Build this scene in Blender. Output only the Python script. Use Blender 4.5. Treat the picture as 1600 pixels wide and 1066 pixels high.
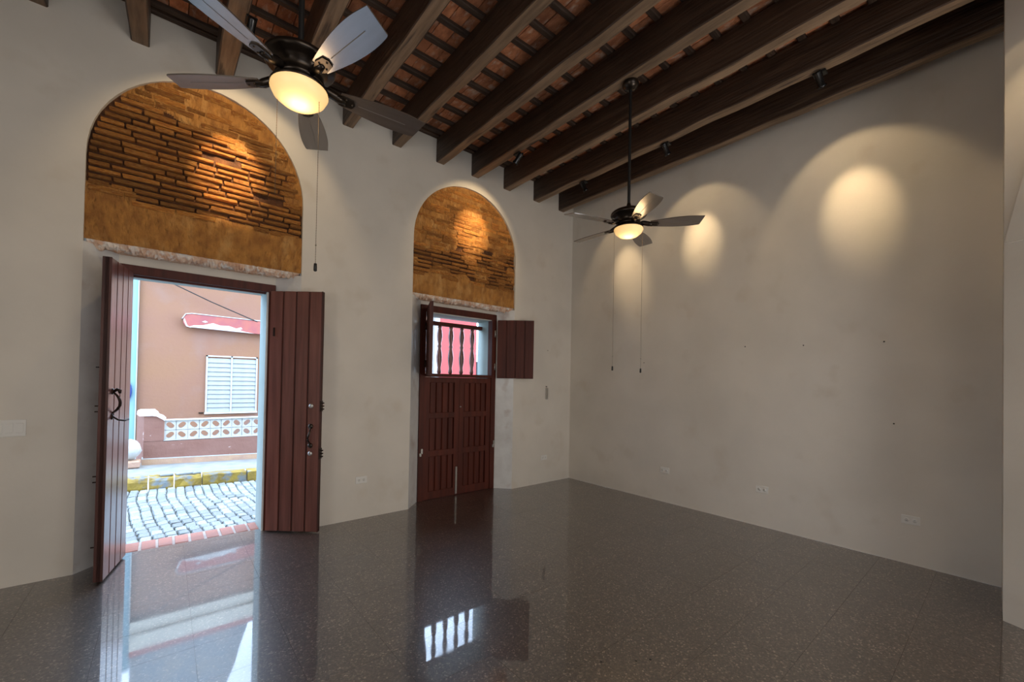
import bpy, bmesh, math, random
from mathutils import Vector, Matrix, noise
random.seed(7)
C = bpy.context.scene.collection
PI = math.pi
for o in list(bpy.data.objects): bpy.data.objects.remove(o)

# ------------------------------------------------------------------ camera
FPX, CY, PITCH, ROLL, YAW, CH = 651.585, 588.886, 0.0124111, 0.0182808, 0.876712, 1.45
F0 = Vector((math.cos(YAW), math.sin(YAW), 0)); R0 = Vector((math.sin(YAW), -math.cos(YAW), 0)); U0 = Vector((0, 0, 1))
F2 = F0*math.cos(PITCH)+U0*math.sin(PITCH); U2 = -F0*math.sin(PITCH)+U0*math.cos(PITCH)
R3 = R0*math.cos(ROLL)+U2*math.sin(ROLL); U3 = -R0*math.sin(ROLL)+U2*math.cos(ROLL)
cd = bpy.data.cameras.new('camera'); cam = bpy.data.objects.new('camera', cd); C.objects.link(cam)
M = Matrix((R3, U3, -F2)).transposed().to_4x4(); M.translation = (0, 0, CH); cam.matrix_world = M
cd.sensor_width = 36; cd.lens = FPX/1600*36; cd.shift_y = (CY-533)/1600; cd.clip_start = 0.02; cd.clip_end = 400
bpy.context.scene.camera = cam
def px(P):
    d = Vector(P)-Vector((0, 0, CH)); z = d.dot(F2)
    if z < .05: return None
    return 800+FPX*d.dot(R3)/z, CY-FPX*d.dot(U3)/z, z

# ------------------------------------------------------------------ view, sky, sun, added fill lights
sc = bpy.context.scene
sc.view_settings.view_transform = 'Standard'; sc.view_settings.look = 'None'
sc.view_settings.gamma = 1; sc.view_settings.use_curve_mapping = False; sc.view_settings.exposure = 0.0
W = bpy.data.worlds.new('world'); sc.world = W; W.use_nodes = True
nt = W.node_tree; nt.nodes.clear(); N = nt.nodes.new; Lk = nt.links.new
wo = N('ShaderNodeOutputWorld'); bg = N('ShaderNodeBackground'); Lk(bg.outputs[0], wo.inputs[0])
sky = N('ShaderNodeTexSky'); sky.sky_type = 'NISHITA'; sky.sun_disc = False; sky.sun_elevation = math.radians(58); sky.sun_rotation = math.radians(60)
tc = N('ShaderNodeTexCoord'); ns = N('ShaderNodeTexNoise'); ns.inputs['Scale'].default_value = 2.2; ns.inputs['Detail'].default_value = 5
Lk(tc.outputs['Generated'], ns.inputs['Vector'])
rp = N('ShaderNodeValToRGB'); rp.color_ramp.elements[0].position = .36; rp.color_ramp.elements[1].position = .52; Lk(ns.outputs[0], rp.inputs[0])
mx = N('ShaderNodeMix'); mx.data_type = 'RGBA'; Lk(rp.outputs[0], mx.inputs[0])
sm = N('ShaderNodeMix'); sm.data_type = 'RGBA'; sm.blend_type = 'MULTIPLY'; sm.inputs[0].default_value = 1; Lk(sky.outputs[0], sm.inputs[6]); sm.inputs[7].default_value = (.32, .32, .32, 1)
Lk(sm.outputs[2], mx.inputs[6]); mx.inputs[7].default_value = (4.1, 5.4, 7.2, 1); Lk(mx.outputs[2], bg.inputs[0]); bg.inputs[1].default_value = 1.25

def light(name, kind, loc, target, energy, color, parent=None, **kw):
    l = bpy.data.lights.new(name, kind); l.energy = energy; l.color = color
    for k, v in kw.items(): setattr(l, k, v)
    o = bpy.data.objects.new(name, l); C.objects.link(o); o.location = loc
    o.rotation_euler = (Vector(target)-Vector(loc)).to_track_quat('-Z', 'Y').to_euler()
    if parent: o.parent = parent
    return o
light('sun', 'SUN', (0, 8, 9), (-.50*5, 8-.13*5, 4), 1.15, (1, .95, .87), angle=.01)
light('rear_fill', 'AREA', (1.0, -4.3, 2.2), (1.4, 0, 1.9), 84, (.90, .94, 1), shape='RECTANGLE', size=4.2, size_y=2.4)  # added cool fill behind the camera; the rear wall has no window
light('rear_upward_fill', 'AREA', (3.2, -1.5, .5), (2.2, 1.9, 4.3), 46, (1, .93, .84), shape='RECTANGLE', size=1.6, size_y=.8)  # unseen fill added low behind the camera to brighten the ceiling
light('left_fill', 'AREA', (-2.5, .5, 1.5), (3, .9, .9), 24, (1, .97, .92), shape='RECTANGLE', size=1.2, size_y=1.8)  # invented fill from the left, lifts the near end of the right wall
light('rear_overhead_fill', 'AREA', (.3, -1.6, 3.7), (.6, 1.2, 0), 24, (1, .84, .66), shape='RECTANGLE', size=2.0, size_y=1.2)  # added warm overhead fill behind the camera, no fixture there

# ------------------------------------------------------------------ materials
def mat(name, col, rough=.6, col2=None, scale=4, stretch=(1, 1, 1), bump=0, bscale=None, metal=0, rand=0, emis=None, es=0, coat=0, coatr=.1,
        spec=.5, contrast=(.35, .65), coords='Object', detail=5, ior=None, col3=None, scale3=1.3, lim3=(.5, .7)):
    m = bpy.data.materials.new(name); m.use_nodes = True; t = m.node_tree; b = t.nodes['Principled BSDF']; n = t.nodes.new; k = t.links.new
    b.inputs['Roughness'].default_value = rough; b.inputs['Metallic'].default_value = metal; b.inputs['Coat Weight'].default_value = coat
    b.inputs['Coat Roughness'].default_value = coatr; b.inputs['Specular IOR Level'].default_value = spec
    if ior: b.inputs['IOR'].default_value = ior
    if emis: b.inputs['Emission Color'].default_value = (*emis, 1); b.inputs['Emission Strength'].default_value = es
    out = None
    if col2 or bump:
        c = n('ShaderNodeTexCoord'); mp = n('ShaderNodeMapping'); mp.inputs['Scale'].default_value = stretch; k(c.outputs[coords], mp.inputs[0])
        if rand:
            oi = n('ShaderNodeObjectInfo'); va = n('ShaderNodeVectorMath'); va.operation = 'SCALE'; va.inputs[0].default_value = (37, 23, 51)
            k(oi.outputs['Random'], va.inputs['Scale']); k(va.outputs[0], mp.inputs['Location'])
    if col2:
        x = n('ShaderNodeTexNoise'); x.inputs['Scale'].default_value = scale; x.inputs['Detail'].default_value = detail; k(mp.outputs[0], x.inputs['Vector'])
        r = n('ShaderNodeValToRGB'); r.color_ramp.elements[0].position = contrast[0]; r.color_ramp.elements[1].position = contrast[1]
        r.color_ramp.elements[0].color = (*col, 1); r.color_ramp.elements[1].color = (*col2, 1); k(x.outputs[0], r.inputs[0]); out = r.outputs[0]
    if col3:
        x3 = n('ShaderNodeTexNoise'); x3.inputs['Scale'].default_value = scale3; x3.inputs['Detail'].default_value = 6; k(mp.outputs[0], x3.inputs['Vector'])
        r3 = n('ShaderNodeMapRange'); r3.inputs[1].default_value = lim3[0]; r3.inputs[2].default_value = lim3[1]; k(x3.outputs[0], r3.inputs[0])
        m3 = n('ShaderNodeMix'); m3.data_type = 'RGBA'; k(r3.outputs[0], m3.inputs[0]); k(out, m3.inputs[6]); m3.inputs[7].default_value = (*col3, 1); out = m3.outputs[2]
    if rand:
        oi = n('ShaderNodeObjectInfo'); mr = n('ShaderNodeMapRange'); mr.inputs[3].default_value = 1-rand; mr.inputs[4].default_value = 1+rand
        k(oi.outputs['Random'], mr.inputs[0]); h = n('ShaderNodeHueSaturation'); k(mr.outputs[0], h.inputs['Value'])
        if out: k(out, h.inputs['Color'])
        else: h.inputs['Color'].default_value = (*col, 1)
        out = h.outputs[0]
    if out: k(out, b.inputs['Base Color'])
    else: b.inputs['Base Color'].default_value = (*col, 1)
    if bump:
        y = n('ShaderNodeTexNoise'); y.inputs['Scale'].default_value = bscale or scale*3; y.inputs['Detail'].default_value = 6; k(mp.outputs[0], y.inputs['Vector'])
        bp = n('ShaderNodeBump'); bp.inputs['Strength'].default_value = bump; bp.inputs['Distance'].default_value = .02; k(y.outputs[0], bp.inputs['Height']); k(bp.outputs[0], b.inputs['Normal'])
    return m
PLASTER = mat('plaster', (.69, .64, .57), .75, (.63, .585, .52), 1.6, bump=.25, bscale=5, col3=(.60, .54, .46), scale3=3.1, lim3=(.60, .80))
REVEAL = mat('reveal_plaster', (.72, .72, .71), .25, (.62, .61, .60), 5, bump=.25, bscale=6, col3=(.50, .42, .38), scale3=4, lim3=(.58, .75))
OUTREV = mat('outer_reveal_paint', (.33, .39, .37), .6, (.31, .37, .35), 6, bump=.2, bscale=12)
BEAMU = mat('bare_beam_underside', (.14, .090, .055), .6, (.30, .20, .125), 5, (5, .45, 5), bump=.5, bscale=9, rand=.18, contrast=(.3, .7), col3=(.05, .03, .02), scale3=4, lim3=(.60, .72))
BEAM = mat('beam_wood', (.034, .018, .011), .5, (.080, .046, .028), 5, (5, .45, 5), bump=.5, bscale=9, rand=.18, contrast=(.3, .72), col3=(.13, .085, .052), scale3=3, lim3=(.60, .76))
PURLIN = mat('purlin_wood', (.035, .018, .010), .7, (.07, .04, .025), 5, (.5, 6, 6), bump=.4, rand=.25)
CBRICK = mat('ceiling_brick', (.56, .23, .11), .85, (.36, .13, .06), 3, bump=.5, bscale=12, rand=.38, col3=(.62, .46, .36), scale3=2.5, lim3=(.54, .74), coords='Object')
NBRICK = mat('niche_brick', (.62, .275, .050), .85, (.38, .115, .020), 5, bump=.9, bscale=26, rand=.36, col3=(.66, .37, .13), scale3=7, lim3=(.54, .72))
MORTAR = mat('niche_mortar', (.47, .215, .050), .9, (.30, .125, .030), 13, (1.5, 1, .7), bump=1.8, bscale=26, col3=(.60, .33, .11), scale3=7, lim3=(.52, .80), detail=9)
JOINT = mat('deep_joint', (.04, .014, .005), .95, (.12, .045, .015), 9, bump=.8, bscale=30)
RUBBLE = mat('broken_edge', (.80, .62, .48), .85, (.66, .38, .24), 14, bump=.9, bscale=30, col3=(.85, .76, .68), scale3=18, lim3=(.5, .62))
MAHOG = mat('mahogany', (.20, .068, .050), .36, (.12, .036, .026), 3, (7, 7, .5), bump=.12, bscale=10, rand=.12, coat=.9, coatr=.2)
MAHOGW = mat('window_mahogany', (.095, .020, .011), .50, (.060, .013, .008), 3, (7, 7, .5), bump=.12, bscale=10, rand=.12, spec=.3)
MAHOGSH = mat('mahogany_shaded', (.045, .011, .008), .5, (.085, .020, .012), 3, (7, 7, .5), bump=.12, bscale=10, coat=.05, coatr=.2)  # mahogany with shade put into its colour, for leaf edges and plank grooves
IRON = mat('wrought_iron', (.035, .02, .015), .4, metal=.7)
STEEL = mat('steel', (.55, .54, .52), .35, metal=.9)
BRONZE = mat('bronze', (.045, .035, .028), .28, metal=.85)
BLADE = mat('blade_wood', (.10, .075, .06), .30, (.13, .10, .085), 3, (.6, 8, 8), coat=1, coatr=.22, metal=.35)
BLADE.node_tree.nodes['Principled BSDF'].inputs['Coat IOR'].default_value = 2.1
GROOVE = mat('blade_groove', (.16, .14, .13), .5)
BLACK = mat('black_metal', (.012, .012, .012), .4, metal=.2)
LAMPM = mat('lamp_metal', (.05, .05, .052), .25, metal=.9)
BOWL = mat('bowl_glass', (.9, .7, .45), .4, emis=(1, .60, .20), es=.74)
LENS = mat('lamp_lens', (1, .9, .7), .3, emis=(1, .78, .45), es=6)
CHAIN = mat('chain_brass', (.16, .12, .08), .4, metal=.8)
WHITEPL = mat('white_plastic', (.72, .70, .66), .4)
SLOT = mat('socket_slot', (.25, .24, .23), .6)
SALMON = mat('salmon_render', (.262, .128, .068), .85, (.25, .12, .078), .9, bump=.3, bscale=14, col3=(.245, .148, .118), scale3=1.1, lim3=(.55, .80))
PINK = mat('pink_render', (.225, .105, .078), .85, (.25, .125, .097), 2.5, bump=.5, bscale=12, col3=(.75, .62, .58), scale3=9, lim3=(.66, .74))
TAN = mat('tan_render', (.50, .32, .20), .85, (.42, .26, .19), 5, bump=.5, bscale=20)
REDOX = mat('oxide_red_paint', (.36, .10, .075), .7, (.30, .08, .08), 5)
SLATM = mat('louvre_paint', (.34, .35, .34), .6, (.30, .31, .31), 8)
WHITEP = mat('white_paint', (.50, .49, .47), .6, (.45, .45, .43), 8, bump=.3, bscale=25)
WHITECAP = mat('white_pink_cap', (.85, .76, .73), .7, (.72, .52, .48), 9, bump=.5, bscale=30, contrast=(.5, .75))
PALEBLUE = mat('pale_blue_render', (.19, .35, .41), .8, (.22, .37, .42), 1.5)
CORAL = mat('coral_render', (.50, .065, .060), .8, (.46, .06, .055), 2)
CREAM = mat('cream_render', (.68, .62, .50), .8, (.6, .55, .45), 3)
GREYW = mat('weathered_grey_render', (.20, .235, .26), .85, (.27, .27, .26), 3)
BLUE = mat('blue_enamel', (.004, .028, .17), .5)
COB = mat('cobble', (.20, .235, .25), .6, (.30, .31, .31), 6, bump=.4, bscale=25, rand=.3)
DIRT = mat('street_dirt', (.08, .09, .075), .9, (.13, .13, .105), 12, bump=.5)
CONC = mat('sidewalk_concrete', (.26, .265, .255), .8, (.20, .21, .205), 5, bump=.3, bscale=20)
YELLOW = mat('curb_yellow_paint', (.31, .21, .024), .7, (.20, .13, .02), 9, bump=.6, bscale=20, rand=.08, col3=(.16, .18, .19), scale3=7, lim3=(.50, .62))
GREYST = mat('grey_stone', (.30, .33, .35), .8, (.20, .22, .24), 8, bump=.6, bscale=20)
TBRICK = mat('threshold_brick', (.40, .15, .10), .6, (.34, .14, .11), 8, bump=.3, bscale=25, rand=.15)
TMORT = mat('threshold_mortar', (.45, .38, .34), .8, (.38, .31, .28), 12, bump=.3)
def terrazzo():
    m = bpy.data.materials.new('terrazzo'); m.use_nodes = True; t = m.node_tree; b = t.nodes['Principled BSDF']; n = t.nodes.new; k = t.links.new
    c = n('ShaderNodeTexCoord'); mp = n('ShaderNodeMapping'); k(c.outputs['Object'], mp.inputs[0])
    oi = n('ShaderNodeObjectInfo'); va = n('ShaderNodeVectorMath'); va.operation = 'SCALE'; va.inputs[0].default_value = (13, 17, 5); k(oi.outputs['Random'], va.inputs['Scale']); k(va.outputs[0], mp.inputs['Location'])
    v = n('ShaderNodeTexVoronoi'); v.inputs['Scale'].default_value = 130; k(mp.outputs[0], v.inputs['Vector'])
    sp = n('ShaderNodeSeparateColor'); k(v.outputs['Color'], sp.inputs[0])
    r = n('ShaderNodeValToRGB'); e = r.color_ramp.elements; e[0].position = 0; e[0].color = (.018, .011, .0075, 1); e[1].position = 1; e[1].color = (.30, .24, .19, 1)
    for p_, c_ in ((.35, (.040, .026, .019, 1)), (.8, (.078, .054, .040, 1)), (.93, (.13, .097, .075, 1))):
        q = e.new(p_); q.color = c_
    k(sp.outputs[0], r.inputs[0])
    nz = n('ShaderNodeTexNoise'); nz.inputs['Scale'].default_value = 2.5; nz.inputs['Detail'].default_value = 4; k(mp.outputs[0], nz.inputs['Vector'])
    mr = n('ShaderNodeMapRange'); mr.inputs[1].default_value = .3; mr.inputs[2].default_value = .7; mr.inputs[3].default_value = .80; mr.inputs[4].default_value = 1.18; k(nz.outputs[0], mr.inputs[0])
    h = n('ShaderNodeHueSaturation'); k(r.outputs[0], h.inputs['Color']); k(mr.outputs[0], h.inputs['Value']); k(h.outputs[0], b.inputs['Base Color'])
    n2 = n('ShaderNodeTexNoise'); n2.inputs['Scale'].default_value = 9; n2.inputs['Detail'].default_value = 6; k(c.outputs['Object'], n2.inputs['Vector'])
    m2 = n('ShaderNodeMapRange'); m2.inputs[1].default_value = .35; m2.inputs[2].default_value = .75; m2.inputs[3].default_value = .015; m2.inputs[4].default_value = .07; k(n2.outputs[0], m2.inputs[0])
    b.inputs['Roughness'].default_value = .36; b.inputs['IOR'].default_value = 1.9; b.inputs['Coat Weight'].default_value = 1; b.inputs['Coat IOR'].default_value = 1.85; k(m2.outputs[0], b.inputs['Coat Roughness'])
    return m
TERR = terrazzo()
FJOINT = mat('floor_joint', (.05, .04, .032), .95, spec=.1)

# ------------------------------------------------------------------ mesh helpers
class MB:
    def __init__(s): s.v = []; s.f = []; s.sm = []
    def add(s, vs, fs, smooth=False):
        b = len(s.v); s.v += [tuple(v) for v in vs]; s.f += [tuple(i+b for i in f) for f in fs]; s.sm += [smooth]*len(fs); return s
    def box(s, x0, x1, y0, y1, z0, z1, c=0, m=None):
        if c:
            v = []; 
            for z, i in ((z0, c), (z0+c, 0), (z1-c, 0), (z1, c)):
                v += [(x0+i+(c if 0 else 0), y0+i, z), (x1-i, y0+i, z), (x1-i, y1-i, z), (x0+i, y1-i, z)]
            f = [(3, 2, 1, 0), (12, 13, 14, 15)]
            for r in range(3):
                for k in range(4): f.append((r*4+k, r*4+(k+1) % 4, r*4+4+(k+1) % 4, r*4+4+k))
        else:
            v = [(x0, y0, z0), (x1, y0, z0), (x1, y1, z0), (x0, y1, z0), (x0, y0, z1), (x1, y0, z1), (x1, y1, z1), (x0, y1, z1)]
            f = [(3, 2, 1, 0), (4, 5, 6, 7), (0, 1, 5, 4), (1, 2, 6, 5), (2, 3, 7, 6), (3, 0, 4, 7)]
        if m: v = [m @ Vector(q) for q in v]
        return s.add(v, f)
    def lathe(s, prof, n=24, m=None, smooth=True):
        v = []; f = []
        for r, z in prof:
            for k in range(n): a = 2*PI*k/n; v.append((r*math.cos(a), r*math.sin(a), z))
        for i in range(len(prof)-1):
            for k in range(n): f.append((i*n+k, i*n+(k+1) % n, i*n+n+(k+1) % n, i*n+n+k))
        if m: v = [m @ Vector(q) for q in v]
        return s.add(v, f, smooth)
    def tube(s, pts, r, n=8, smooth=True):
        pts = [Vector(p) for p in pts]; rs = r if isinstance(r, (list, tuple)) else [r]*len(pts); v = []; f = []
        for i, p in enumerate(pts):
            d = (pts[min(i+1, len(pts)-1)]-pts[max(i-1, 0)]).normalized(); a = Vector((0, 0, 1)) if abs(d.z) < .9 else Vector((1, 0, 0))
            u = d.cross(a).normalized(); w = d.cross(u)
            for k in range(n): t = 2*PI*k/n; v.append(p+(u*math.cos(t)+w*math.sin(t))*rs[i])
        for i in range(len(pts)-1):
            for k in range(n): f.append((i*n+k, i*n+(k+1) % n, i*n+n+(k+1) % n, i*n+n+k))
        f.append(tuple(range(n))[::-1]); f.append(tuple(range((len(pts)-1)*n, len(pts)*n)))
        return s.add(v, f, smooth)
    def prism(s, poly, y0, y1, axis='y', m=None):
        n = len(poly)
        def P(a, b, t): return (a, t, b) if axis == 'y' else ((a, b, t) if axis == 'z' else (t, a, b))
        v = [P(a, b, y0) for a, b in poly]+[P(a, b, y1) for a, b in poly]
        if m: v = [m @ Vector(q) for q in v]
        return s.add(v, [tuple(range(n)), tuple(range(2*n-1, n-1, -1))]+[(i, (i+1) % n, n+(i+1) % n, n+i) for i in range(n)])
    def quad(s, *v): return s.add(v, [tuple(range(len(v)))])
    def mesh(s, name, m):
        me = bpy.data.meshes.new(name); me.from_pydata([tuple(v) for v in s.v], [], s.f); me.update()
        me.polygons.foreach_set('use_smooth', s.sm); me.materials.append(m)
        bm = bmesh.new(); bm.from_mesh(me); bmesh.ops.recalc_face_normals(bm, faces=bm.faces); bm.to_mesh(me); bm.free(); return me
    def obj(s, name, m, parent=None, loc=(0, 0, 0), rz=0):
        return link(name, s.mesh(name, m), parent, loc, rz)
def link(name, me, parent=None, loc=(0, 0, 0), rz=0, scale=None):
    o = bpy.data.objects.new(name, me); C.objects.link(o); o.location = loc; o.rotation_euler = (0, 0, rz)
    if scale: o.scale = scale
    if parent: o.parent = parent
    return o
def tag(o, label=None, cat=None, group=None, kind=None):
    if label: o['label'] = label
    if cat: o['category'] = cat
    if group: o['group'] = group
    if kind: o['kind'] = kind
    return o
def empty(name, loc=(0, 0, 0), rz=0, parent=None):
    o = bpy.data.objects.new(name, None); C.objects.link(o); o.location = loc; o.rotation_euler = (0, 0, rz); o.empty_display_size = .1
    if parent: o.parent = parent
    return o

# ------------------------------------------------------------------ dimensions
YF, XR, ZB, ZC = 4.341, 4.776, 4.02, 4.29
YR, YO = 4.54, 4.86          # frame plane, outer face
XL, YB = -2.6, -4.5
WT = 4.42                    # wall top

# ------------------------------------------------------------------ wall_front with two arched bays
BAY = [dict(x0=-.480, x1=.980, s0=-.300, s1=.800, o0=-.245, o1=.728, sp=3.08, top=3.875, hz=2.275),
       dict(x0=2.130, x1=3.640, s0=2.335, s1=3.470, o0=2.410, o1=3.405, sp=3.10, top=3.850, hz=2.275)]
ZS = 2.405
def arch(b, x):
    c = (b['x0']+b['x1'])/2; a = (b['x1']-b['x0'])/2; t = max(0, 1-((x-c)/a)**2); return b['sp']+(b['top']-b['sp'])*math.sqrt(t)
w = MB()
def arch_xs(b, n=28):
    c = (b['x0']+b['x1'])/2; a = (b['x1']-b['x0'])/2; return [c-a*math.cos(PI*i/n) for i in range(n+1)]
xs = [XL, BAY[0]['x0'], BAY[0]['x1'], BAY[1]['x0'], BAY[1]['x1'], XR]
for i in (0, 2, 4): w.quad((xs[i], YF, 0), (xs[i+1], YF, 0), (xs[i+1], YF, WT), (xs[i], YF, WT))
for b in BAY:
    X = arch_xs(b)
    for i in range(len(X)-1):
        z0, z1 = arch(b, X[i]), arch(b, X[i+1])
        w.quad((X[i], YF, z0), (X[i+1], YF, z1), (X[i+1], YF, WT), (X[i], YF, WT))
        w.quad((X[i], YF, z0), (X[i], YF+.06, z0), (X[i+1], YF+.06, z1), (X[i+1], YF, z1))
    for k in ('x0', 'x1'): w.quad((b[k], YF, ZS), (b[k], YF+.06, ZS), (b[k], YF+.06, b['sp']), (b[k], YF, b['sp']))
    w.quad((b['s0'], YR, ZS+.02), (b['s1'], YR, ZS+.02), (b['s1'], YR, b['hz']), (b['s0'], YR, b['hz']))
w.quad((XL, YO, -1), (BAY[0]['o0'], YO, -1), (BAY[0]['o0'], YO, 4.9), (XL, YO, 4.9))
w.quad((BAY[0]['o1'], YO, -1), (BAY[1]['o0'], YO, -1), (BAY[1]['o0'], YO, 4.9), (BAY[0]['o1'], YO, 4.9))
w.quad((BAY[1]['o1'], YO, -1), (5.3, YO, -1), (5.3, YO, 4.9), (BAY[1]['o1'], YO, 4.9))
for b in BAY:
    w.quad((b['o0'], YO, b['hz']), (b['o1'], YO, b['hz']), (b['o1'], YO, 4.9), (b['o0'], YO, 4.9))
    w.quad((b['o0'], YO, -1), (b['o1'], YO, -1), (b['o1'], YO, -.02), (b['o0'], YO, -.02))
w.quad((XL, YF, 4.9), (5.3, YF, 4.9), (5.3, YO, 4.9), (XL, YO, 4.9))
wall_front = tag(w.obj('wall_front', PLASTER), 'cream plastered street wall with two arched brick niches above doorway and window', 'wall', kind='structure')
for b in BAY:
    r = MB()
    for a, s_, o_ in (('x0', 's0', 'o0'), ('x1', 's1', 'o1')):
        n = 10                                   # splayed reveal, slightly uneven
        for i in range(n):
            z0, z1 = (ZS+.02)*i/n, (ZS+.02)*(i+1)/n
            r.quad((b[a], YF, z0), (b[s_], YR, z0), (b[s_], YR, z1), (b[a], YF, z1))
        r.quad((b[s_], YR, 0), (b[o_], YR, 0), (b[o_], YR, b['hz']), (b[s_], YR, b['hz']))
    r.obj('splayed_reveal', REVEAL, wall_front)
    r = MB()
    for o_ in ('o0', 'o1'): r.quad((b[o_], YR, -.3), (b[o_], YO, -.3), (b[o_], YO, b['hz']), (b[o_], YR, b['hz']))
    r.quad((b['o0'], YR, b['hz']), (b['o1'], YR, b['hz']), (b['o1'], YO, b['hz']), (b['o0'], YO, b['hz']))
    r.obj('outer_reveal', OUTREV, wall_front)

# brick panels (tympana)
def nz(x, y, z, s): return noise.noise(Vector((x*s, y*s, z*s)))
def brick_mesh(seed, m, j=.10):
    rr = random.Random(seed); q = MB(); v = []
    for z, i in ((-.5, .04), (-.36, 0), (.36, 0), (.5, .04)):
        for sx, sy in ((-1, -1), (1, -1), (1, 1), (-1, 1)):
            v.append((sx*(.5-i*.4)+rr.uniform(-j, j)*.12, sy*(.5-i)+rr.uniform(-j, j)*.5, z+rr.uniform(-j, j)*.7))
    f = [(3, 2, 1, 0), (12, 13, 14, 15)]
    for r_ in range(3):
        for k in range(4): f.append((r_*4+k, r_*4+(k+1) % 4, r_*4+4+(k+1) % 4, r_*4+4+k))
    q.add(v, f); return q.mesh('brick', m)
NB = [brick_mesh(i, NBRICK, .13) for i in range(8)]
def panel(b, seed, lo, deep):
    rr = random.Random(seed); nx, nzz = 150, 170
    X = arch_xs(b, nx); g = MB(); v = []; f = []
    z_bot = ZS
    def band(x, z):     # 1 in the raked-out region where bricks stand free
        return deep(x, z)
    for i, x in enumerate(X):
        zt = arch(b, x)
        for j in range(nzz+1):
            z = z_bot+.045+(zt-z_bot-.045)*j/nzz
            y = YF+.022+.010*nz(x, 3, z, 6)+.006*nz(x, 7, z, 25)
            y += .030*band(x, z)
            if z < z_bot+.07: y += .012*abs(nz(x, 1, z, 30))
            v.append((x, y, z))
    for i in range(nx):
        for j in range(nzz): a = i*(nzz+1)+j; f.append((a, a+nzz+1, a+nzz+2, a+1))
    g.add(v, f, True)
    p = g.obj('brick_panel', MORTAR, wall_front); p.data.materials.append(JOINT)
    for po in p.data.polygons:
        if deep(po.center.x, po.center.z) > .45: po.material_index = 1
    p['label'] = 'arched panel of old amber brick and rough plaster'
    # bricks
    c = .0485; z = lo; row = 0
    while z < b['top']-.02:
        zm = z+c/2; a = (b['x1']-b['x0'])/2; cx = (b['x0']+b['x1'])/2
        if zm > b['sp']:
            t = (zm+c*.4-b['sp'])/(b['top']-b['sp'])
            if t >= 1: break
            hw = a*math.sqrt(1-t*t)-.012
        else: hw = a-.012
        x = cx-hw-rr.uniform(0, .12)
        while x < cx+hw:
            L = rr.choice((.12, .20, .22, .24, .26)); x0, x1 = max(x, cx-hw), min(x+L, cx+hw); x += L+.010
            if x1-x0 < .035: continue
            xm = (x0+x1)/2; dp = deep(xm, zm)
            if dp < .25 and rr.random() < .22: continue
            if rr.random() < .015: continue
            h = c-(.015 if dp > .5 else .007)-rr.uniform(0, .011)*(dp > .3); pr = .038*dp+rr.uniform(-.009, .006) if dp > .3 else rr.uniform(.0005, .0075)
            yf = YF+.022+.030*dp-pr+.010*nz(xm, 3, zm, 6)-.002
            o = link('brick', rr.choice(NB), p, (xm, yf+.04, zm+rr.uniform(-.003, .003)), 0, (x1-x0-.004, .08, h)); o.rotation_euler = (rr.uniform(-.02, .02), rr.uniform(-.012, .012), rr.uniform(-.02, .02))
        z += c; row += 1
    # broken lower edge
    e = MB(); n = 130; v = []; rows = [(0, .045), (.012, .022), (.05, -.004), (.10, .006), (.21, .0)]
    ins = .05
    for i in range(n+1):
        x = b['x0']+.012+(b['x1']-b['x0']-.024)*i/n
        for k, (dy, dz) in enumerate(rows):
            a_ = .026 if 0 < k < 3 else .004
            v.append((x, YF+.024+dy+a_*rr.uniform(-.5, .9)*(.5+abs(nz(x, k, 2, 14))), z_bot+dz+a_*rr.uniform(-.9, .6)*(.6+abs(nz(x, k, 5, 9)))))
    m_ = len(rows); f = [(i*m_+k, i*m_+k+1, (i+1)*m_+k+1, (i+1)*m_+k) for i in range(n) for k in range(m_-1)]
    e.add(v, f).obj('broken_edge', RUBBLE, p)
def sst(a, b_, x): t = min(1, max(0, (x-a)/(b_-a))); return t*t*(3-2*t)
def deepL(x, z):
    up = 3.62-.22*sst(-.45, .9, x)+.05*nz(x, 0, z, 3); lowr = 2.80+.03*nz(x, 4, z, 4)+(.08 if x < -.2 else 0)
    return sst(lowr-.03, lowr+.03, z)*(1-sst(up-.05, up+.05, z))*(1-.8*sst(.78, .9, x)*sst(2.9, 3.1, z))*(.6+.4*sst(-.15, .2, nz(x, 9, z, 4)))
def deepW(x, z):
    return .55*sst(2.68, 2.72, z)*(1-sst(3.12, 3.2, z))*sst(0.0, .25, nz(x, 2, z, 5)+.18)
panel(BAY[0], 3, 2.76, deepL)
panel(BAY[1], 5, 2.66, deepW)

# ------------------------------------------------------------------ other walls
b_ = MB().quad((XR, YF, 0), (XR, YB, 0), (XR, YB, WT), (XR, YF, WT)); b_.quad((5.3, YO, -1), (5.3, YB-.3, -1), (5.3, YB-.3, 4.9), (5.3, YO, 4.9))
wall_right = tag(b_.obj('wall_right', PLASTER), 'long blank cream plaster wall washed by three warm spotlights', 'wall', kind='structure')
tag(MB().quad((XL, YF, 0), (XL, YB, 0), (XL, YB, WT), (XL, YF, WT)).obj('wall_left', PLASTER), 'cream plaster side wall left of the doorway', 'wall', kind='structure')
tag(MB().quad((XL, YB, 0), (XR, YB, 0), (XR, YB, WT), (XL, YB, WT)).obj('wall_back', PLASTER), 'cream plaster rear wall behind the arch', 'wall', kind='structure')
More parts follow.
